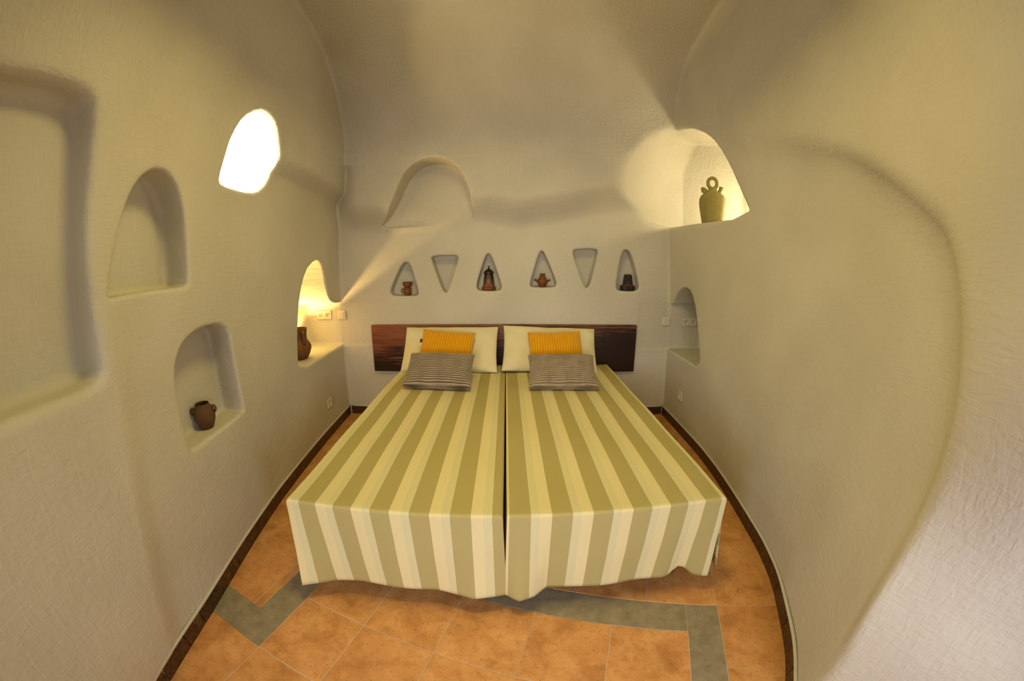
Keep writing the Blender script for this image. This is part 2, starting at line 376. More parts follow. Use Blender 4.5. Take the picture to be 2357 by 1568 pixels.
def sdf(x, y, z):
    fl, fr, fb, fc = base_fields(x, y, z)
    f = smax(smax(fl, fr, .06), smax(fb, fc, .02), .03)
    def add(sel, fn, r):
        if sel.any():
            X, Y, Z = x[sel], y[sel], z[sel]
            f[sel] = smin(f[sel], fn(X, Y, Z), r)
    xl0 = lambda Y, Z: np.interp(Y, *_L)+.022*Z
    Lz = (x < -1.2)
    add(Lz & (y > -.35) & (y < .95) & (z > 1.0) & (z < 2.35), lambda X, Y, Z: niche(Y, Z, np.maximum(xl0(Y, Z)-.14-X, X+1.0), RECT, .05), .045)
    add(Lz & (y > .7) & (y < 1.45) & (z > 1.3) & (z < 2.1), lambda X, Y, Z: niche(Y, Z, np.maximum(xl0(Y, Z)-.17-X, X+1.0), ARCH2, .03), .022)
    add(Lz & (y > 1.0) & (y < 1.75) & (z > .6) & (z < 1.4), lambda X, Y, Z: niche(Y, Z, np.maximum(xl0(Y, Z)-.165-X, X+1.0), ARCH3, .03), .022)
    add(Lz & (y > 1.4) & (y < 2.3) & (z > 1.8) & (z < 2.65), lambda X, Y, Z: niche(Y+.25*(X+1.5), Z, np.maximum(-1.98-X, X+1.0), WIN, .05), .03)
    add(Lz & (y > 2.2) & (z > .6) & (z < 1.75), lambda X, Y, Z: smax(niche(Y, Z, np.maximum(-2.03-X, X+1.2), BED_L, .03), Y-3.302, .02), .025)
    Rz = x > 1.0
    add(Rz & (y > 2.4) & (z > .55) & (z < 1.5), lambda X, Y, Z: smax(niche(Y, Z, np.maximum(X-1.86, 1.2-X), BED_R, .03), Y-3.302, .02), .02)
    def jug(X, Y, Z):
        a = niche(Y, Z, np.maximum(X-2.2, .7-X), JUGN, .05)
        a = smax(a, Y-3.50+.6*np.maximum(X-1.70, 0), .03)
        pl = .93*(Y-(3.30+.386*(X-1.13+.676*(Z-1.83))))
        pu = .90*(Y-(3.30+.35*(X-.92-.9*(Z-2.2))))
        a = smax(a, smax(pl, pu, .08), .03)
        ql = .72*(Y-3.08-.95*(X-1.02+.676*(Z-1.83)))
        qu = .68*(Y-3.08-.95*(X-.80-.9*(Z-2.2)))
        return smax(a, smax(ql, qu, .25), .14)
    add((x > .5) & (y > 1.95) & (z > 1.55) & (z < 2.95), jug, .05)
    Bz = (y > 2.75)
    for P in TRI:
        c = P.mean(0)
        add(Bz & (np.abs(x-c[0]) < .22) & (z > 1.1) & (z < 1.7), lambda X, Y, Z, P=P: niche(X, Z, np.maximum(Y-3.425, 3.0-Y), P, .02), .02)
    add(Bz & (x > -1.35) & (x < -.2) & (z > 1.7) & (z < 2.5), lambda X, Y, Z: niche(X, Z, np.maximum(Y-3.30-.10*(Z-1.84), 2.7-Y), ARCHB, .02), .02)
    return f

def build_room():
    h = .016; NB = 8
    lo = np.array([-2.16, -.72, -.10]); nb = np.array([36, 36, 29])
    N = nb*NB+1
    F = np.full(N, 1.0, np.float32)
    bc = [lo[i]+(np.arange(nb[i])+.5)*NB*h for i in range(3)]
    X, Y, Z = np.meshgrid(*bc, indexing='ij')
    fc = sdf(X.ravel(), Y.ravel(), Z.ravel()).reshape(nb)
    act = np.abs(fc) < NB*h*1.25
    sign = np.where(fc < 0, -1., 1.).astype(np.float32)
    for ax in range(3): sign = np.repeat(sign, NB, ax)
    F[:-1, :-1, :-1] = sign
    F[-1] = F[-2]; F[:, -1] = F[:, -2]; F[:, :, -1] = F[:, :, -2]
    need = np.zeros(N, bool)
    A = np.repeat(np.repeat(np.repeat(act, NB, 0), NB, 1), NB, 2)
    for dx in (0, 1):
        for dy in (0, 1):
            for dz in (0, 1):
                need[dx:N[0]-1+dx, dy:N[1]-1+dy, dz:N[2]-1+dz] |= A
    I = np.argwhere(need)
    for s in range(0, len(I), 1500000):
        J = I[s:s+1500000]; Pp = lo+J*h
        F[J[:, 0], J[:, 1], J[:, 2]] = sdf(Pp[:, 0], Pp[:, 1], Pp[:, 2])
    S = F < 0
    c = np.zeros(N-1, np.int8)
    for dx in (0, 1):
        for dy in (0, 1):
            for dz in (0, 1):
                c += S[dx:N[0]-1+dx, dy:N[1]-1+dy, dz:N[2]-1+dz]
    cell = (c > 0) & (c < 8)
    ci = np.argwhere(cell)
    vid = np.full(N-1, -1, np.int32); vid[cell] = np.arange(len(ci))
    acc = np.zeros((len(ci), 3)); cnt = np.zeros(len(ci))
    offs = [(a, b, d) for a in (0, 1) for b in (0, 1) for d in (0, 1)]
    for a in offs:
        for ax in range(3):
            if a[ax]: continue
            b = list(a); b[ax] = 1
            fa = F[ci[:, 0]+a[0], ci[:, 1]+a[1], ci[:, 2]+a[2]]; fb = F[ci[:, 0]+b[0], ci[:, 1]+b[1], ci[:, 2]+b[2]]
            m = (fa < 0) != (fb < 0)
            t = np.where(m, fa/np.where(m, fa-fb, 1), 0)
            p = np.array(a)+np.eye(3)[ax]*t[:, None]
            acc[m] += p[m]; cnt[m] += 1
    V = lo+(ci+acc/cnt[:, None])*h
    def grad(V, e=.004):
        g = np.stack([sdf(*(V+e*np.eye(3)[i]).T)-sdf(*(V-e*np.eye(3)[i]).T) for i in range(3)], 1)
        return g/(2*e)
    g = grad(V); f0 = sdf(*V.T)
    step = (f0/np.maximum((g*g).sum(1), .2))[:, None]*g
    ln = np.linalg.norm(step, axis=1, keepdims=True)
    V = V-step*np.minimum(1, .7*h/np.maximum(ln, 1e-9))
    g = grad(V); nrm = -g/np.maximum(np.linalg.norm(g, axis=1, keepdims=True), 1e-9)
    Q = []
    for ax in range(3):
        u, v = (ax+1) % 3, (ax+2) % 3
        sl0 = [slice(None)]*3; sl1 = [slice(None)]*3
        sl0[ax] = slice(0, N[ax]-1); sl1[ax] = slice(1, N[ax])
        ch = S[tuple(sl0)] != S[tuple(sl1)]
        E_ = np.argwhere(ch)
        ok = (E_[:, u] > 0) & (E_[:, v] > 0) & (E_[:, u] < N[u]-1) & (E_[:, v] < N[v]-1)
        E_ = E_[ok]
        ins = S[E_[:, 0], E_[:, 1], E_[:, 2]]
        def cid(du, dv):
            k = E_.copy(); k[:, u] -= du; k[:, v] -= dv
            return vid[k[:, 0], k[:, 1], k[:, 2]]
        q = np.stack([cid(1, 1), cid(0, 1), cid(0, 0), cid(1, 0)], 1)
        q[ins] = q[ins][:, ::-1]
        Q.append(q)
    Q = np.concatenate(Q); Q = Q[(Q >= 0).all(1)]
    C = V[Q].mean(1)
    fl, fr, fb, fcl = base_fields(C[:, 0], C[:, 1], C[:, 2])
    fb2 = np.maximum(fb, np.where(C[:, 2] < 2.75, fcl, -9)); fc2 = np.where(C[:, 2] >= 2.75, np.maximum(fcl, -.05), -9)
    own = np.argmax(np.stack([fl, fr, fb2, fc2]), 0)
    # pieces of the deep corner niches stay with the wall they are cut into
    own = np.where((C[:, 0] > 1.3) & (C[:, 1] < 3.60) & (C[:, 2] > 1.7) & (C[:, 2] < 2.75) & (own == 2), np.where(C[:, 0] > 1.36, 1, 2), own)
    names = ['wall_left', 'wall_right', 'wall_back', 'ceiling']
    labels = ['white plastered left cave wall with arched niches and a lit window opening', 'white plastered right cave wall with jug niche and a large shallow arch',
              'white plastered wall behind the beds with triangular niches', 'rough white plastered vaulted cave ceiling']
    for k in range(4):
        q = Q[own == k]
        used, inv = np.unique(q, return_inverse=True); q = inv.reshape(q.shape)
        me = np_mesh(names[k], V[used], q)
        me.normals_split_custom_set_from_vertices(nrm[used].tolist())
        o = link(names[k], me, PLASTER); tag(o, labels[k], kind='structure')
build_room()

# ------------------------------------------------------------------ floor: grout bed, terracotta tiles and grey slate strips, one object each
GA, GS, GT = .28528, 4.35326/1.5, np.array([3.5949, -1.13925])
RT = np.array([[math.cos(GA), math.sin(GA)], [-math.sin(GA), math.cos(GA)]])      # inverse rotation
def g2w(g): return RT @ (np.array(g, float)-GT)/GS
def wl(y): return float(np.interp(y, *_L))
def wr(y): return float(np.maximum(np.interp(y, *_R), 1.0-(y-.42)*.55*(y < .42)))
ys = np.linspace(-.68, 3.30, 30)
room_poly = [(wl(y)-.012, y) for y in ys[::-1]]+[(wr(y)+.012, y) for y in ys]
def clip_convexish(poly):
    """clip a tile outline to the room, side by side (left wall line, right wall line, back, front)"""
    def half(P, fn):
        out = []
        for i in range(len(P)):
            a, b = P[i], P[(i+1) % len(P)]; fa, fb = fn(a), fn(b)
            if fa <= 0: out.append(a)
            if (fa < 0) != (fb < 0) and fa != fb:
                lo_, hi_ = 0., 1.
                for _ in range(24):
                    m = .5*(lo_+hi_); c = (a[0]+(b[0]-a[0])*m, a[1]+(b[1]-a[1])*m)
                    if (fn(c) < 0) == (fa < 0): lo_ = m
                    else: hi_ = m
                out.append(c)
        return out
    # subdivide edges so that cut sides follow the curved walls
    P = []
    for i in range(len(poly)):
        a, b = poly[i], poly[(i+1) % len(poly)]
        for k in range(4): P.append((a[0]+(b[0]-a[0])*k/4, a[1]+(b[1]-a[1])*k/4))
    cut = False
    for fn in (lambda p: wl(p[1])-.004-p[0], lambda p: p[0]-wr(p[1])-.004, lambda p: p[1]-3.30, lambda p: -.68-p[1]):
        if any(fn(p) > 0 for p in P):
            cut = True; P = half(P, fn)
            if len(P) < 3: return None, True
    return (P if cut else poly), cut
floor_bm = bmesh.new()
fv = [floor_bm.verts.new((x, y, -.0016)) for x, y in room_poly]
floor_bm.faces.new(fv)
FLOOR = link('floor', bm_mesh('floor', floor_bm, False), GROUT)
tag(FLOOR, 'terracotta tiled floor with grey stone border strips', kind='structure')
GAP = .0105
def tile_mesh(P, name):
    bm = bmesh.new()
    bot = [bm.verts.new((x, y, -.012)) for x, y in P]; top = [bm.verts.new((x, y, 0)) for x, y in P]
    bm.faces.new(top)
    n = len(P)
    for i in range(n): bm.faces.new((bot[i], bot[(i+1) % n], top[(i+1) % n], top[i]))
    bmesh.ops.recalc_face_normals(bm, faces=bm.faces)
    if n == 4:
        ed = [e for e in bm.edges if e.verts[0].co.z == 0 and e.verts[1].co.z == 0]
        bmesh.ops.bevel(bm, geom=ed, offset=.0016, segments=1, affect='EDGES')
    me = bpy.data.meshes.new(name); bm.to_mesh(me); bm.free()
    return me
shared = {}
def lay(u0, v0, u1, v1, name, mat, gap=GAP):
    c = g2w(((u0+u1)/2, (v0+v1)/2))
    loc = [(u0+gap/2, v0+gap/2), (u1-gap/2, v0+gap/2), (u1-gap/2, v1-gap/2), (u0+gap/2, v1-gap/2)]
    W = [tuple(g2w(g)) for g in loc]
    P, cut = clip_convexish(W)
    if P is None or len(P) < 3: return
    ar = abs(sum(P[i][0]*P[(i+1) % len(P)][1]-P[(i+1) % len(P)][0]*P[i][1] for i in range(len(P))))/2
    if ar < 4e-4: return
    key = (round(u1-u0, 3), round(v1-v0, 3), name)
    z = random.uniform(-.0006, .0008)
    if not cut:
        if key not in shared:
            L = [(RT.T @ (np.array(p)-c)) for p in W]
            shared[key] = tile_mesh([tuple(l) for l in L], name); shared[key].materials.append(mat)
        o = link(name, shared[key], None, FLOOR, (c[0], c[1], z), (0, 0, -GA))
    else:
        me = tile_mesh([(p[0]-c[0], p[1]-c[1]) for p in P], name); me.materials.append(mat)
        o = link(name, me, None, FLOOR, (c[0], c[1], z))
def lay_rows(U, Vv, name, mat):
    for a, b in zip(U, U[1:]):
        for c, d in zip(Vv, Vv[1:]): lay(a, c, b, d, name, mat)
lay_rows([0, 1, 2, 3, 4, 5], [-4, -3, -2, -1, 0, 1, 2], 'tile', TILE)                      # carpet of tiles inside the strips
lay_rows([-4, -3, -2, -1, 0], [-4, -3, -2, -1, 0], 'tile', TILE)
lay_rows([-3.62, -2.62, -1.62, -.62, -.475], [.475, 1.46, 2.464, 3.47, 4.47, 5.47, 6.47, 7.47, 8.47, 9.47, 10.47], 'tile', TILE)
lay_rows([-.475, .44, 1.44, 2.44, 3.44, 4.454, 5.457, 6.457, 7.457, 8.46, 9.46], [2.464, 3.484, 4.49, 5.49, 6.49, 7.49, 8.49, 9.49, 10.49], 'tile', TILE)
lay_rows([5.457, 6.457, 7.457, 8.46], [-2.54, -1.54, -.54, .459, 1.459, 2.464], 'tile', TILE)
lay(-2.0, 0, 0, .475, 'stone_slab', STONE, .004)
lay(-.475, .475, 0, 2.464, 'stone_slab', STONE, .004)
lay(0, 2, 3.15, 2.464, 'stone_slab', STONE, .005)
lay(3.15, 2, 5, 2.464, 'stone_slab', STONE, .005)
lay(5, -2.0, 5.457, 2.464, 'stone_slab', STONE, .005)

# ------------------------------------------------------------------ skirting: brown marble pieces along the walls, a plaster bead above them
def skirting(name, fn, cuts, nvec, label):
    root = empty(name); tag(root, label, kind='structure')
    for a, b in zip(cuts, cuts[1:]):
        n = 5; bm = bmesh.new(); rings = []
        e = .0018*(1 if b > a else -1)
        for i in range(n+1):
            s = a+e+(b-a-2*e)*i/n
            p = Vector(fn(s)); nn = Vector(nvec(s)).normalized()
            prof = [(-.002, 0), (.012, 0), (.012, .074), (.009, .080), (-.002, .081)]
            rings.append([bm.verts.new((p.x+nn.x*d, p.y+nn.y*d, z)) for d, z in prof])
        for r0, r1 in zip(rings, rings[1:]):
            for k in range(5): bm.faces.new((r0[k], r0[(k+1) % 5], r1[(k+1) % 5], r1[k]))
        bm.faces.new(rings[0]); bm.faces.new(rings[-1][::-1])
        link('skirting_tile', bm_mesh('skirting_tile', bm, False), MARBLE, root)
    a, b = cuts[0], cuts[-1]; pts = []
    for i in range(61):
        s = a+(b-a)*i/60; p = Vector(fn(s)); nn = Vector(nvec(s)).normalized()
        pts.append((p.x+nn.x*.006, p.y+nn.y*.006, .088))
    link('plaster_bead', bm_mesh('plaster_bead', tube_bm(pts, .0085, 8, up=(0, 0, 1))), PLASTER, root)
def nl(y): d = (wl(y+.02)-wl(y-.02))/.04; return (1, -d, 0)
def nr(y): d = (wr(y+.02)-wr(y-.02))/.04; return (-1, d, 0)
skirting('baseboard_left', lambda y: (wl(y), y, 0), [-.64, -.30, .05, .41, .60, .747, 1.10, 1.43, 1.78, 2.13, 2.47, 2.80, 3.14, 3.29], nl, 'brown marble skirting tiles along the left wall')
skirting('baseboard_right', lambda y: (wr(y), y, 0), [.40, .55, .78, 1.0, 1.2, 1.45, 1.66, 1.9, 2.22, 2.55, 2.88, 3.21, 3.29], nr, 'dark brown marble skirting tiles along the curved right wall')
skirting('baseboard_back', lambda x: (x, 3.302, 0), [-1.64, -1.36, -1.02, -.68, -.34, 0, .34, .68, 1.02, 1.36, 1.52], lambda x: (0, -1, 0), 'brown marble skirting tiles along the wall behind the beds')

# ------------------------------------------------------------------ beds
def interp(xs, ys): return lambda v: float(np.interp(v, xs, ys))
def bedspread_mesh(name, la, lb, foot, head, zt, Dx, Dy, flare_l, flare_r, hump=None):
    R, hem = .013, .105
    prof = []                                            # (lat, z, cloth u, kind)
    nd = 14
    for i in range(nd+1):                                # left drape, from the hem up
        z = hem+(zt-R-hem)*i/nd; prof.append((la, z, la-(zt-z)+.3*R, 'l'))
    for i in range(1, 6):
        a = PI/2*i/6; prof.append((la+R-R*math.cos(a), zt-R+R*math.sin(a), la+R*(.3+i*.12), 't'))
    nt = 44
    for i in range(nt+1):
        x = la+R+(lb-la-2*R)*i/nt; prof.append((x, zt, x, 't'))
    for i in range(5, 0, -1):
        a = PI/2*i/6; prof.append((lb-R+R*math.cos(a), zt-R+R*math.sin(a), lb-R*(.3+i*.12), 't'))
    for i in range(nd, -1, -1):
        z = hem+(zt-R-hem)*i/nd; prof.append((lb, z, lb+(zt-z)-.3*R, 'r'))
    lons = np.concatenate([np.linspace(head, foot+.5, 26), np.linspace(foot+.46, foot+R, 18)])
    V, F, U = [], [], []
    rng = np.random.RandomState(int(abs(la)*1000))
    ph = rng.rand(8)*6.28
    def topn(x, y): return .0035*math.sin(3.1*y+ph[0])*math.sin(5.*x+ph[1])+.002*math.sin(9*y+4*x+ph[2])
    P = np.zeros((len(lons), len(prof), 3)); UV = np.zeros((len(lons), len(prof), 2))
    for i, lo in enumerate(lons):
        for j, (x, z, u, k) in enumerate(prof):
            d = max(0, (zt-R-z)/(zt-hem)); nf = min(1, max(0, 1-(lo-foot-.09)/.26))
            if k == 'l': x -= d*(.008+.010*math.sin(9*lo+ph[3]))*(flare_l > 0)+flare_l*d**1.3*nf**1.5
            if k == 'r': x += d*(.008+.010*math.sin(8*lo+ph[4]))*(flare_r > 0)+flare_r*d**1.3*nf**1.5
            P[i, j] = (x, lo, z+topn(x, lo)*(k == 't')); UV[i, j] = (u, lo)
    idx = np.arange(P.shape[0]*P.shape[1]).reshape(P.shape[:2])
    f1 = np.stack([idx[:-1, :-1], idx[:-1, 1:], idx[1:, 1:], idx[1:, :-1]], -1).reshape(-1, 4)
    top = [j for j, p in enumerate(prof) if p[3] == 't']
    rows = []
    for i in range(0, 6): a = PI/2*i/6; rows.append((foot+R-R*math.sin(a), -R+R*math.cos(a), 0., R*a))
    nr = 22
    for i in range(nr+1): t = i/nr; rows.append((foot, -R-(zt-R-hem)*t, t, R*PI/2+(zt-R-hem)*t))
    D = interp(Dx, Dy)
    P2 = np.zeros((len(rows), len(top), 3)); UV2 = np.zeros((len(rows), len(top), 2))
    for i, (lo, dz, t, s) in enumerate(rows):
        for jj, j in enumerate(top):
            x, z, u, k = prof[j]
            e = min(x-la, lb-x)
            h_ = 0 if hump is None else hump[1]*math.exp(-((x-hump[0])/.045)**2)
            zz = z+dz*(1-(zt-z)/(zt)) + h_*t**3+topn(x, lo)*(1-t)
            wave = D(x)*t**1.4+.004*t*math.sin(16*x+ph[5])+.003*math.sin(3*t*PI+7*x+ph[6])*t*(1-t)*2
            fl = max(0, 1-e/.06)*.012*t*(1 if lb-x < x-la else -1)
            P2[i, jj] = (x+fl, lo+wave, zz); UV2[i, jj] = (u, foot+R-s)
    n1 = P.shape[0]*P.shape[1]
    idx = n1+np.arange(P2.shape[0]*P2.shape[1]).reshape(P2.shape[:2])
    f2 = np.stack([idx[:-1, :-1], idx[:-1, 1:], idx[1:, 1:], idx[1:, :-1]], -1).reshape(-1, 4)
    V = np.concatenate([P.reshape(-1, 3), P2.reshape(-1, 3)]); U = np.concatenate([UV.reshape(-1, 2), UV2.reshape(-1, 2)])
    me = np_mesh(name, V, np.concatenate([f1, f2]), U)
    bm = bmesh.new(); bm.from_mesh(me)
    bmesh.ops.remove_doubles(bm, verts=bm.verts, dist=1e-5)
    bmesh.ops.recalc_face_normals(bm, faces=bm.faces)
    bm.to_mesh(me); bm.free(); me.shade_smooth()
    return me
WHITE_TICK = m_cloth('mattress_ticking', (.62, .60, .52), (.70, .68, .60))
BED_DARK = m_plain('dark_bed_base', (.03, .025, .02), .7)
STEEL = m_plain('black_steel', (.02, .02, .02), .4)
def single_bed(la, lb, foot, head, phi, spread_mat, label, **kw):
    root = empty('single_bed', (0, 0, 0), phi); tag(root, label, 'bed', 'two single beds pushed together')
    link('base_frame', bm_mesh('base_frame', box_bm((la+.045, foot+.05, .17), (lb-.045, head-.01, .29), .01), True, .6), BED_DARK, root)
    link('mattress', bm_mesh('mattress', box_bm((la+.035, foot+.045, .29), (lb-.035, head, .536), .035, 4), True, 1.2), WHITE_TICK, root)
    leg = bm_mesh('leg', lathe_bm([(0, 0), (.022, 0), (.024, .01), (.024, .16), (.028, .17), (0, .17)], 16), True, .7)
    leg.materials.append(STEEL)
    for x in (la+.10, lb-.10):
        for y in (foot+.14, head-.12): link('leg', leg, None, root, (x, y, .001))
    sp = link('bedspread', bedspread_mesh('bedspread', la, lb, foot, head, .56, **kw), spread_mat, root)
    sp['label'] = 'olive and cream striped bedspread hanging almost to the floor'
    md = sp.modifiers.new('thickness', 'SOLIDIFY'); md.thickness = .004; md.offset = -1
    return root
WS = .08185
single_bed(-.945, -.020, 1.134, 3.21, .01188, m_spread('striped_cloth_left', -.8804, WS, False), 'left single bed under an olive and cream striped bedspread',
           Dx=[-.96, -.90, -.80, -.70, -.53, -.32, -.15, -.06, -.02], Dy=[-.085, -.05, -.004, .006, .0, .0, -.042, -.022, -.012], flare_l=.055, flare_r=.0)
single_bed(.000, .940, 1.137, 3.21, .0175, m_spread('striped_cloth_right', .0122, WS, True), 'right single bed under an olive and cream striped bedspread',
           Dx=[.0, .05, .12, .175, .25, .43, .60, .73, .80, .87, .93], Dy=[-.012, -.055, -.03, .02, .015, .012, .018, .008, .03, -.005, -.03], flare_l=.0, flare_r=.085, hump=(.815, .05))

# ------------------------------------------------------------------ headboard
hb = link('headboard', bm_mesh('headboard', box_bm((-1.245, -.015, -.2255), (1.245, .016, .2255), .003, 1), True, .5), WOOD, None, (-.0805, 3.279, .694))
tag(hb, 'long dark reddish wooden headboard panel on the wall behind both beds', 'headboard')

# ------------------------------------------------------------------ pillows and cushions
def cushion_mesh(name, W, H, T, ears=.05, m=56, n=40, rib=None, wr=.006, seed=0, pw=2.4, ex=.5):
    rng = np.random.RandomState(seed); ph = rng.rand(12)*6.28
    u = np.sin(np.linspace(-PI/2, PI/2, m+1)*.96)/math.sin(PI/2*.96); v = np.sin(np.linspace(-PI/2, PI/2, n+1)*.96)/math.sin(PI/2*.96)
    if rib: u = np.linspace(-1, 1, m+1); v = np.linspace(-1, 1, n+1)
    U, Vv = np.meshgrid(u, v, indexing='ij')
    X = W/2*U*(1-ears*(1-Vv**2)*np.abs(U)**2); Y = H/2*Vv*(1-ears*W/H*(1-U**2)*np.abs(Vv)**2*.8)
    t = (np.clip(1-np.abs(U)**pw, 0, 1)**ex)*(np.clip(1-np.abs(Vv)**pw, 0, 1)**ex)
    wrk = np.sin(7*U+3*Vv+ph[0])*np.sin(5*Vv-2*U+ph[1])+.6*np.sin(13*U+ph[2]+2*Vv)*np.sin(9*Vv+ph[3])
    edge = np.clip(1-t, 0, 1)
    out = []
    for sgn in (1, -1):
        Z = sgn*(T/2*t+wr*wrk*t*(.5+edge))
        if rib and sgn > 0:
            ax, fr, amp = rib
            q = (X if ax == 0 else Y)*fr*2*PI
            Z = Z+amp*(.5+.5*np.sin(q))*np.minimum(1, t*4)
        out.append(np.stack([X, Y, Z], -1))
    idx = np.arange((m+1)*(n+1)).reshape(m+1, n+1)
    f = np.stack([idx[:-1, :-1], idx[1:, :-1], idx[1:, 1:], idx[:-1, 1:]], -1).reshape(-1, 4)
    V = np.concatenate([o.reshape(-1, 3) for o in out]); N = (m+1)*(n+1)
    UV = np.concatenate([np.stack([X, Y], -1).reshape(-1, 2)]*2)
    me = np_mesh(name, V, np.concatenate([f, f[:, ::-1]+N]), UV)
    bm = bmesh.new(); bm.from_mesh(me); bmesh.ops.remove_doubles(bm, verts=bm.verts, dist=1e-5)
    bm.to_mesh(me); bm.free(); me.shade_smooth()
    return me
def lean(o, center, xdir, updir, roll=0):
    x = Vector(xdir).normalized(); n = x.cross(Vector(updir)).normalized(); y = n.cross(x)
    M = Matrix((x, y, n)).transposed() @ Matrix.Rotation(math.radians(roll), 3, 'Z')
    o.matrix_world = Matrix.Translation(center) @ M.to_4x4()
    return o
CREAM = m_cloth('cream_cotton', (.76, .70, .44), (.70, .64, .38), 500, .9, .35)
MUSTARD = m_cord('mustard_corduroy', 0, 48, (.80, .41, .008), (.58, .26, .004), .25)
GREYC = m_cord('taupe_corduroy', 1, 58, (.47, .385, .27), (.085, .062, .038), .3)
GREYC2 = m_cord('taupe_corduroy_smooth', 1, 58, (.43, .355, .25), (.15, .115, .075), .5)
def pillow(name, W, H, T, mat, c, xd, up, roll, label, cat, group, **kw):
    o = link(name, cushion_mesh(name, W, H, T, **kw), mat)
    tag(o, label, cat, group); return lean(o, c, xd, up, roll)
pillow('pillow', .84, .43, .13, CREAM, (-.542, 3.085, .735), (1, -.02, .006), (0, .235, .30), 0, 'cream white pillow leaning on the headboard at the left bed', 'pillow', 'white bed pillows', ears=.025, seed=3, pw=3.6, ex=.42, wr=.010)
pillow('pillow', .82, .43, .13, CREAM, (.328, 3.085, .735), (1, .0, -.035), (0, .235, .30), 0, 'cream white pillow leaning on the headboard at the right bed', 'pillow', 'white bed pillows', ears=.03, seed=8, pw=3.6, ex=.42, wr=.012)
left_mustard = pillow('cushion', .45, .43, .10, MUSTARD, (-.55, 2.905, .735), (1, .0, -.015), (0, .24, .31), -4, 'mustard yellow ribbed square cushion on the left bed', 'cushion', 'mustard cushions', ears=.05, m=150, n=40, rib=(0, 48, .004), seed=1, pw=3.2, ex=.45)
pillow('cushion', .45, .43, .10, MUSTARD, (.362, 2.905, .728), (1, .0, -.02), (0, .24, .31), 3, 'mustard yellow ribbed square cushion on the right bed', 'cushion', 'mustard cushions', ears=.05, m=150, n=40, rib=(0, 48, .0035), seed=5, pw=3.2, ex=.45)
pillow('cushion', .52, .33, .135, GREYC, (-.552, 2.642, .676), (1, -.02, -.01), (0, .26, .17), 0, 'taupe grey ribbed oblong cushion in front on the left bed', 'cushion', 'grey lumbar cushions', ears=.045, m=50, n=150, rib=(1, 58, .006), seed=2, pw=3.4, ex=.42)
pillow('cushion', .52, .33, .135, GREYC2, (.382, 2.642, .672), (1, -.01, .0), (0, .26, .165), 0, 'taupe grey ribbed oblong cushion in front on the right bed', 'cushion', 'grey lumbar cushions', ears=.045, m=50, n=150, rib=(1, 58, .004), seed=6, pw=3.4, ex=.42)

tg = link('care_tag', bm_mesh('care_tag', box_bm((-.010, -.016, -.0012), (.010, .016, .0012)), False), m_plain('black_label', (.02, .018, .015), .7), left_mustard, (-.224, .105, .002))
tg['label'] = 'small black sewn-in tag'

# ------------------------------------------------------------------ pottery in the niches
TERRA = m_clay('terracotta', (.20, .068, .020), (.13, .042, .014), 18, .5)
TERRA_D = m_clay('brown_clay', (.145, .078, .036), (.10, .052, .025), 14, .75)
PITCH = m_clay('pitcher_clay', (.20, .085, .03), (.14, .06, .02), 12, .7)
JUGC = m_clay('pale_olive_clay', (.34, .29, .10), (.28, .24, .08), 20, .8, True)
BLACK = m_clay('black_clay', (.012, .010, .009), (.03, .022, .016), 30, .45)
def m_lantern():
    t = NT('black_terracotta_pattern'); o = t.sep(t.obj())
    ax = t.math('ABSOLUTE', o[0]); z = o[2]
    front = t.math('LESS_THAN', o[1], 0.0)
    def dia(zc, h): return t.math('ADD', t.math('DIVIDE', ax, h*.62), t.math('DIVIDE', t.math('ABSOLUTE', t.math('SUBTRACT', z, zc)), h))
    d = dia(.082, .045)
    inner = t.math('LESS_THAN', d, .55)
    line1 = t.math('MULTIPLY', t.math('GREATER_THAN', d, .86), t.math('LESS_THAN', d, 1.05))
    slope = t.math('ADD', t.math('MULTIPLY', ax, 2.4), z)                      # chevron legs
    inside = t.math('LESS_THAN', slope, .138)
    stripe = t.math('MULTIPLY', t.math('GREATER_THAN', slope, .150), t.math('LESS_THAN', slope, .161))
    stripe2 = t.math('MULTIPLY', t.math('GREATER_THAN', slope, .172), t.math('LESS_THAN', slope, .176))
    f = t.math('MULTIPLY', front, t.math('MAXIMUM', t.math('MAXIMUM', inside, stripe), stripe2))
    n = t.noise(t.obj(), 40, 3)
    col = t.mix(f, (.010, .008, .008), t.mix(n, (.22, .08, .03), (.28, .11, .045)))
    col = t.mix(t.math('MULTIPLY', front, inner), col, (.16, .12, .06))
    col = t.mix(t.math('MULTIPLY', front, line1), col, (.02, .008, .005))
    return t.out(col, .45, None, .35)
LANT = m_lantern()
def ring_pts(c, r1, r2, n, plane='xz', a0=0, a1=2*PI):
    out = []
    for i in range(n):
        a = a0+(a1-a0)*i/(n if abs(a1-a0) > 6.2 else n-1)
        p, q = r1*math.cos(a), r2*math.sin(a)
        out.append((c[0]+p, c[1], c[2]+q) if plane == 'xz' else (c[0], c[1]+p, c[2]+q))
    return out
# small terracotta cup carrying a bowl
t = empty('clay_brazier', (-.972, 3.352, 1.1865)); tag(t, 'small terracotta brazier of a bowl on a handled cup in a niche', 'pottery')
link('cup', bm_mesh('cup', lathe_bm([(0, 0), (.030, 0), (.034, .005), (.033, .035), (.034, .058), (.029, .066), (.022, .071), (0, .071)], 36), True, .8), TERRA, t)
link('bowl', bm_mesh('bowl', lathe_bm([(0, .071), (.021, .071), (.024, .0725), (.034, .078), (.041, .090), (.045, .106), (.046, .122), (.043, .122), (.041, .106), (.034, .090), (0, .082)], 36), True, .8), TERRA, t)
link('handle', bm_mesh('handle', tube_bm(ring_pts((-.046, 0, .041), .016, .017, 20), .0055, 10, closed=True)), TERRA, t)
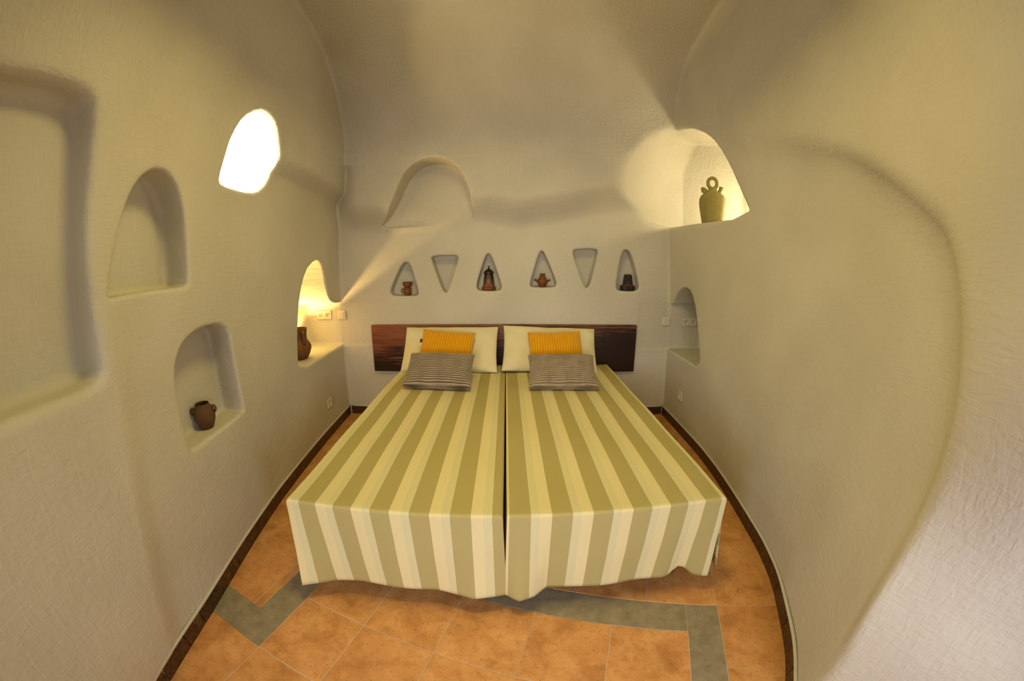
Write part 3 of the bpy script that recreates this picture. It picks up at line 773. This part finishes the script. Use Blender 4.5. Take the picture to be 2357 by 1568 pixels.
# black jar with lid
t = empty('lidded_jar', (-.212, 3.355, 1.2205)); tag(t, 'black and terracotta lidded jar with diamond pattern in a niche', 'pottery')
link('foot_ring', bm_mesh('foot_ring', lathe_bm([(0, 0), (.046, 0), (.060, .006), (.066, .018), (.063, .030), (.054, .037), (0, .037)], 44), True, .9), TERRA, t)
link('body', bm_mesh('body', lathe_bm([(0, .034), (.053, .034), (.051, .045), (.046, .085), (.041, .125), (.039, .148), (0, .148)], 44), True, .9), LANT, t)
lid = link('lid', bm_mesh('lid', lathe_bm([(0, .146), (.038, .147), (.043, .152), (.0455, .162), (.042, .170), (.028, .184), (.012, .195), (.008, .203), (0, .203)], 44), True, .9), BLACK, t)
link('knob', bm_mesh('knob', lathe_bm([(0, .198), (.007, .199), (.0055, .208), (.008, .218), (.0075, .224), (0, .226)], 20)), TERRA_D, lid)
for k in range(5):
    a = -PI/2+(k-2)*1.26
    bmk = bmesh.new(); bmesh.ops.create_uvsphere(bmk, u_segments=16, v_segments=8, radius=1)
    for v in bmk.verts: v.co = Vector((v.co.x*.016, v.co.y*.005, v.co.z*.007))
    o = link('lid_boss', bm_mesh('lid_boss', bmk), TERRA, lid, (.042*math.cos(a), .042*math.sin(a), .161), (0, 0, a+PI/2))
# terracotta pot with two spouts
t = empty('spouted_pot', (.276, 3.352, 1.2515)); tag(t, 'small terracotta pot with two side spouts in a niche', 'pottery')
link('body', bm_mesh('body', lathe_bm([(0, 0), (.024, 0), (.028, .003), (.038, .022), (.047, .040), (.050, .050), (.046, .062), (.036, .078), (.026, .095), (.022, .106), (.0225, .114), (.0255, .123), (.022, .123), (.018, .112), (0, .10)], 40), True, 1.0), TERRA, t)
for s in (-1, 1):
    link('spout', bm_mesh('spout', tube_bm([(s*.036, 0, .050), (s*.050, 0, .056), (s*.060, 0, .062), (s*.071, 0, .069)], [.0115, .0095, .0088, .0105], 14)), TERRA_D, t)
# dark ornament: twin-domed tablet on a long plinth
t = empty('clay_ornament', (1.080, 3.352, 1.2325)); tag(t, 'black clay ornament with domed tablet on an oblong plinth in the rightmost niche', 'ornament')
def slab_bm(w, d, z0, z1, taper=1.0, seg=10):
    bm = bmesh.new(); rows = []
    for z, k in ((z0, .97), (z0+.004, 1), (z1-.004, taper), (z1, taper*.95)):
        ring = []
        for sx in (1, -1):
            for i in range(seg+1):
                a = -PI/2+PI*i/seg
                ring.append(bm.verts.new((sx*((w/2-d/2)*k+d/2*k*math.cos(a)), sx*d/2*k*math.sin(a), z)))
        rows.append(ring)
    for r0, r1 in zip(rows, rows[1:]):
        for i in range(len(r0)): bm.faces.new((r0[i], r0[(i+1) % len(r0)], r1[(i+1) % len(r0)], r1[i]))
    bm.faces.new(rows[0]); bm.faces.new(rows[-1])
    return bm
link('plinth', bm_mesh('plinth', slab_bm(.145, .085, 0, .048), True, .7), BLACK, t)
link('step', bm_mesh('step', slab_bm(.104, .062, .047, .057), True, .7), TERRA_D, t)
def tablet_bm():
    out = [(-.044, .056), (-.043, .066), (-.038, .110), (-.034, .138), (-.028, .149), (-.018, .153), (-.008, .151), (0, .147), (.008, .151), (.018, .153), (.028, .149), (.034, .138), (.038, .110), (.043, .066), (.044, .056), (.012, .056), (.006, .085), (.002, .105), (-.002, .105), (-.006, .085), (-.012, .056)]
    bm = bmesh.new(); a = [bm.verts.new((x, -.020, z)) for x, z in out]; b = [bm.verts.new((x, .020, z)) for x, z in out]
    n = len(out)
    for i in range(n): bm.faces.new((a[i], a[(i+1) % n], b[(i+1) % n], b[i]))
    bm.faces.new(a); bm.faces.new(b[::-1])
    bmesh.ops.triangulate(bm, faces=[f for f in bm.faces if len(f.verts) > 4])
    return bm
tb = link('tablet', bm_mesh('tablet', tablet_bm(), True, .5), BLACK, t)
link('inlay', bm_mesh('inlay', box_bm((-.010, -.012, .056), (.010, .012, .100), .003)), TERRA, t)
link('knob', bm_mesh('knob', lathe_bm([(0, 0), (.0055, 0), (.0048, .004), (0, .006)], 16)), m_plain('grey_glaze', (.22, .2, .17), .3), tb, (0, -.0195, .134), (PI/2, 0, 0))

# brown jar in the low left niche
t = empty('clay_jar', (-1.585, 1.370, .7285)); tag(t, 'round brown clay jar with two lug handles in the low arched niche', 'jar')
t.rotation_euler.z = math.radians(38)
link('body', bm_mesh('body', lathe_bm([(0, 0), (.030, 0), (.036, .003), (.048, .024), (.058, .050), (.060, .070), (.056, .094), (.048, .116), (.039, .130), (.0385, .136), (.0355, .136), (.036, .128), (.045, .112), (.053, .090), (.056, .068), (.050, .035), (.030, .012), (0, .010)], 48), True, 1.0), TERRA_D, t)
for s in (-1, 1):
    link('lug_handle', bm_mesh('lug_handle', tube_bm([(s*.050, 0, .112), (s*.062, 0, .113), (s*.068, 0, .102), (s*.066, 0, .088), (s*.057, 0, .080)], [.007, .008, .008, .008, .007], 12, flat=1.5)), TERRA_D, t)
# pitcher in the bedside niche
t = empty('clay_pitcher', (-1.806, 2.735, .7285)); tag(t, 'brown clay pitcher half hidden in the lamplit bedside niche', 'pitcher')
t.rotation_euler.z = math.radians(-28)
link('body', bm_mesh('body', lathe_bm([(0, 0), (.060, 0), (.070, .005), (.092, .040), (.108, .080), (.112, .108), (.100, .138), (.083, .158), (.079, .175), (.081, .215), (.086, .250), (.089, .262), (.084, .262), (.078, .24), (.074, .18), (.06, .15), (0, .13)], 52), True, 1.0), PITCH, t)
link('handle', bm_mesh('handle', tube_bm([(.078, 0, .240), (.098, 0, .244), (.112, 0, .225), (.112, 0, .19), (.106, 0, .155), (.098, 0, .135)], .010, 12, flat=1.5)), PITCH, t)
# botijo (water jug with ring handle) in the high right niche
t = empty('water_jug', (1.620, 2.780, 1.846)); tag(t, 'pale olive clay water jug with ring handle in the high lit niche', 'jug')
t.rotation_euler.z = math.radians(-30)
prof = [(0, 0), (.082, 0), (.088, .006), (.098, .06), (.108, .125), (.113, .175), (.110, .205), (.098, .230), (.078, .248)]
prof += [(.076, .2505), (.058, .262), (.040, .272), (.034, .284), (.0335, .296), (0, .298)]
link('body', bm_mesh('body', lathe_bm(prof, 56), True, .9), JUGC, t)
link('ring_handle', bm_mesh('ring_handle', tube_bm(ring_pts((0, 0, .338), .0365, .044, 32), .0155, 14, closed=True)), JUGC, t)
link('mouth', bm_mesh('mouth', tube_bm([(-.044, 0, .252), (-.060, 0, .270), (-.078, 0, .284), (-.094, 0, .280)], [.022, .024, .025, .020], 16)), JUGC, t)
link('spout', bm_mesh('spout', tube_bm([(.048, 0, .250), (.060, 0, .272), (.068, 0, .288), (.074, 0, .306)], [.020, .016, .017, .020], 14)), JUGC, t)

# ------------------------------------------------------------------ sockets and switches
PLAST = m_plain('ivory_plastic', (.72, .68, .56), .35)
DARK = m_plain('socket_hole', (.03, .028, .025), .5)
def ring_disc(r0, r1, d, n=28):
    """recessed round well: rim at z=0, floor at z=-d"""
    return lathe_bm([(r1, 0.0), (r0, 0.0), (r0*.96, -d), (0, -d)], n)
def plate_bm(w, h, th, holes):
    """cover plate with real round openings"""
    bm = bmesh.new(); n = 28; k = len(holes); cw = w/k
    for hx, r in holes:
        x0, x1 = hx-cw/2, hx+cw/2
        inner, outer = [], []
        for i in range(n):
            a = 2*PI*i/n; c, s = math.cos(a), math.sin(a)
            sc = min((cw/2)/max(abs(c), 1e-6), (h/2)/max(abs(s), 1e-6))
            outer.append(bm.verts.new((hx+c*sc, s*sc, th))); inner.append(bm.verts.new((hx+c*r, s*r, th)))
        for i in range(n):
            j = (i+1) % n; bm.faces.new((inner[i], outer[i], outer[j], inner[j]))
    for sx, sy, ax in ((1, 0, 'x'), (-1, 0, 'x'), (0, 1, 'y'), (0, -1, 'y')):
        if ax == 'x': q = [(sx*w/2, -h/2, 0), (sx*w/2, h/2, 0), (sx*w/2, h/2, th), (sx*w/2, -h/2, th)]
        else: q = [(-w/2, sy*h/2, 0), (w/2, sy*h/2, 0), (w/2, sy*h/2, th), (-w/2, sy*h/2, th)]
        bm.faces.new([bm.verts.new(p) for p in q])
    return bm
def socket(loc, rz, k, label, name, th=.009):
    t = empty(name, loc); t.rotation_euler = (PI/2, 0, rz)
    tag(t, label, 'socket')
    w, h = .0775*k, .082
    xs = [(i-(k-1)/2)*.0775 for i in range(k)]
    link('plate', bm_mesh('plate', plate_bm(w, h, th, [(x, .022) for x in xs]), False), PLAST, t)
    for x in xs:
        well = link('well', bm_mesh('well', ring_disc(.022, .0225, .008), True, .5), PLAST, t, (x, 0, th))
        for s in (-1, 1):
            link('pin_hole', bm_mesh('pin_hole', lathe_bm([(.0045, 0), (.0045, .0012), (0, .0012)], 14), True, .5), DARK, well, (s*.0095*.7, s*.0095*.7, -.008))
    return t
def switch(loc, rz, label, th=.009):
    t = empty('light_switch', loc); t.rotation_euler = (PI/2, 0, rz); tag(t, label, 'switch')
    link('plate', bm_mesh('plate', box_bm((-.043, -.043, 0), (.043, .043, th), .003, 1), True, .5), PLAST, t)
    r = box_bm((-.027, -.027, th-.001), (.027, .027, th+.006), .002, 1)
    for v in r.verts:
        if v.co.z > th+.002: v.co.z += v.co.y*.08
    link('rocker', bm_mesh('rocker', r, True, .5), PLAST, t)
    return t
socket((-1.832, 3.301, 1.019), 0, 2, 'ivory double power socket inside the lamplit left bedside niche', 'double_socket')
switch((-1.640, 3.298, 1.016), 0, 'ivory light switch right of the double socket in the left niche')
socket((1.727, 3.301, .955), 0, 2, 'ivory double power socket inside the right bedside niche', 'double_socket')
switch((1.470, 3.300, .957), 0, 'ivory light switch on the wall left of the right bedside niche')
socket((wl(2.845)+.004, 2.845, .292), math.radians(90), 1, 'ivory single socket low on the left wall beside the bed', 'wall_socket')
socket((wr(2.92)-.016, 2.92, .340), math.radians(-90), 1, 'ivory single socket low on the right wall beside the bed', 'wall_socket')
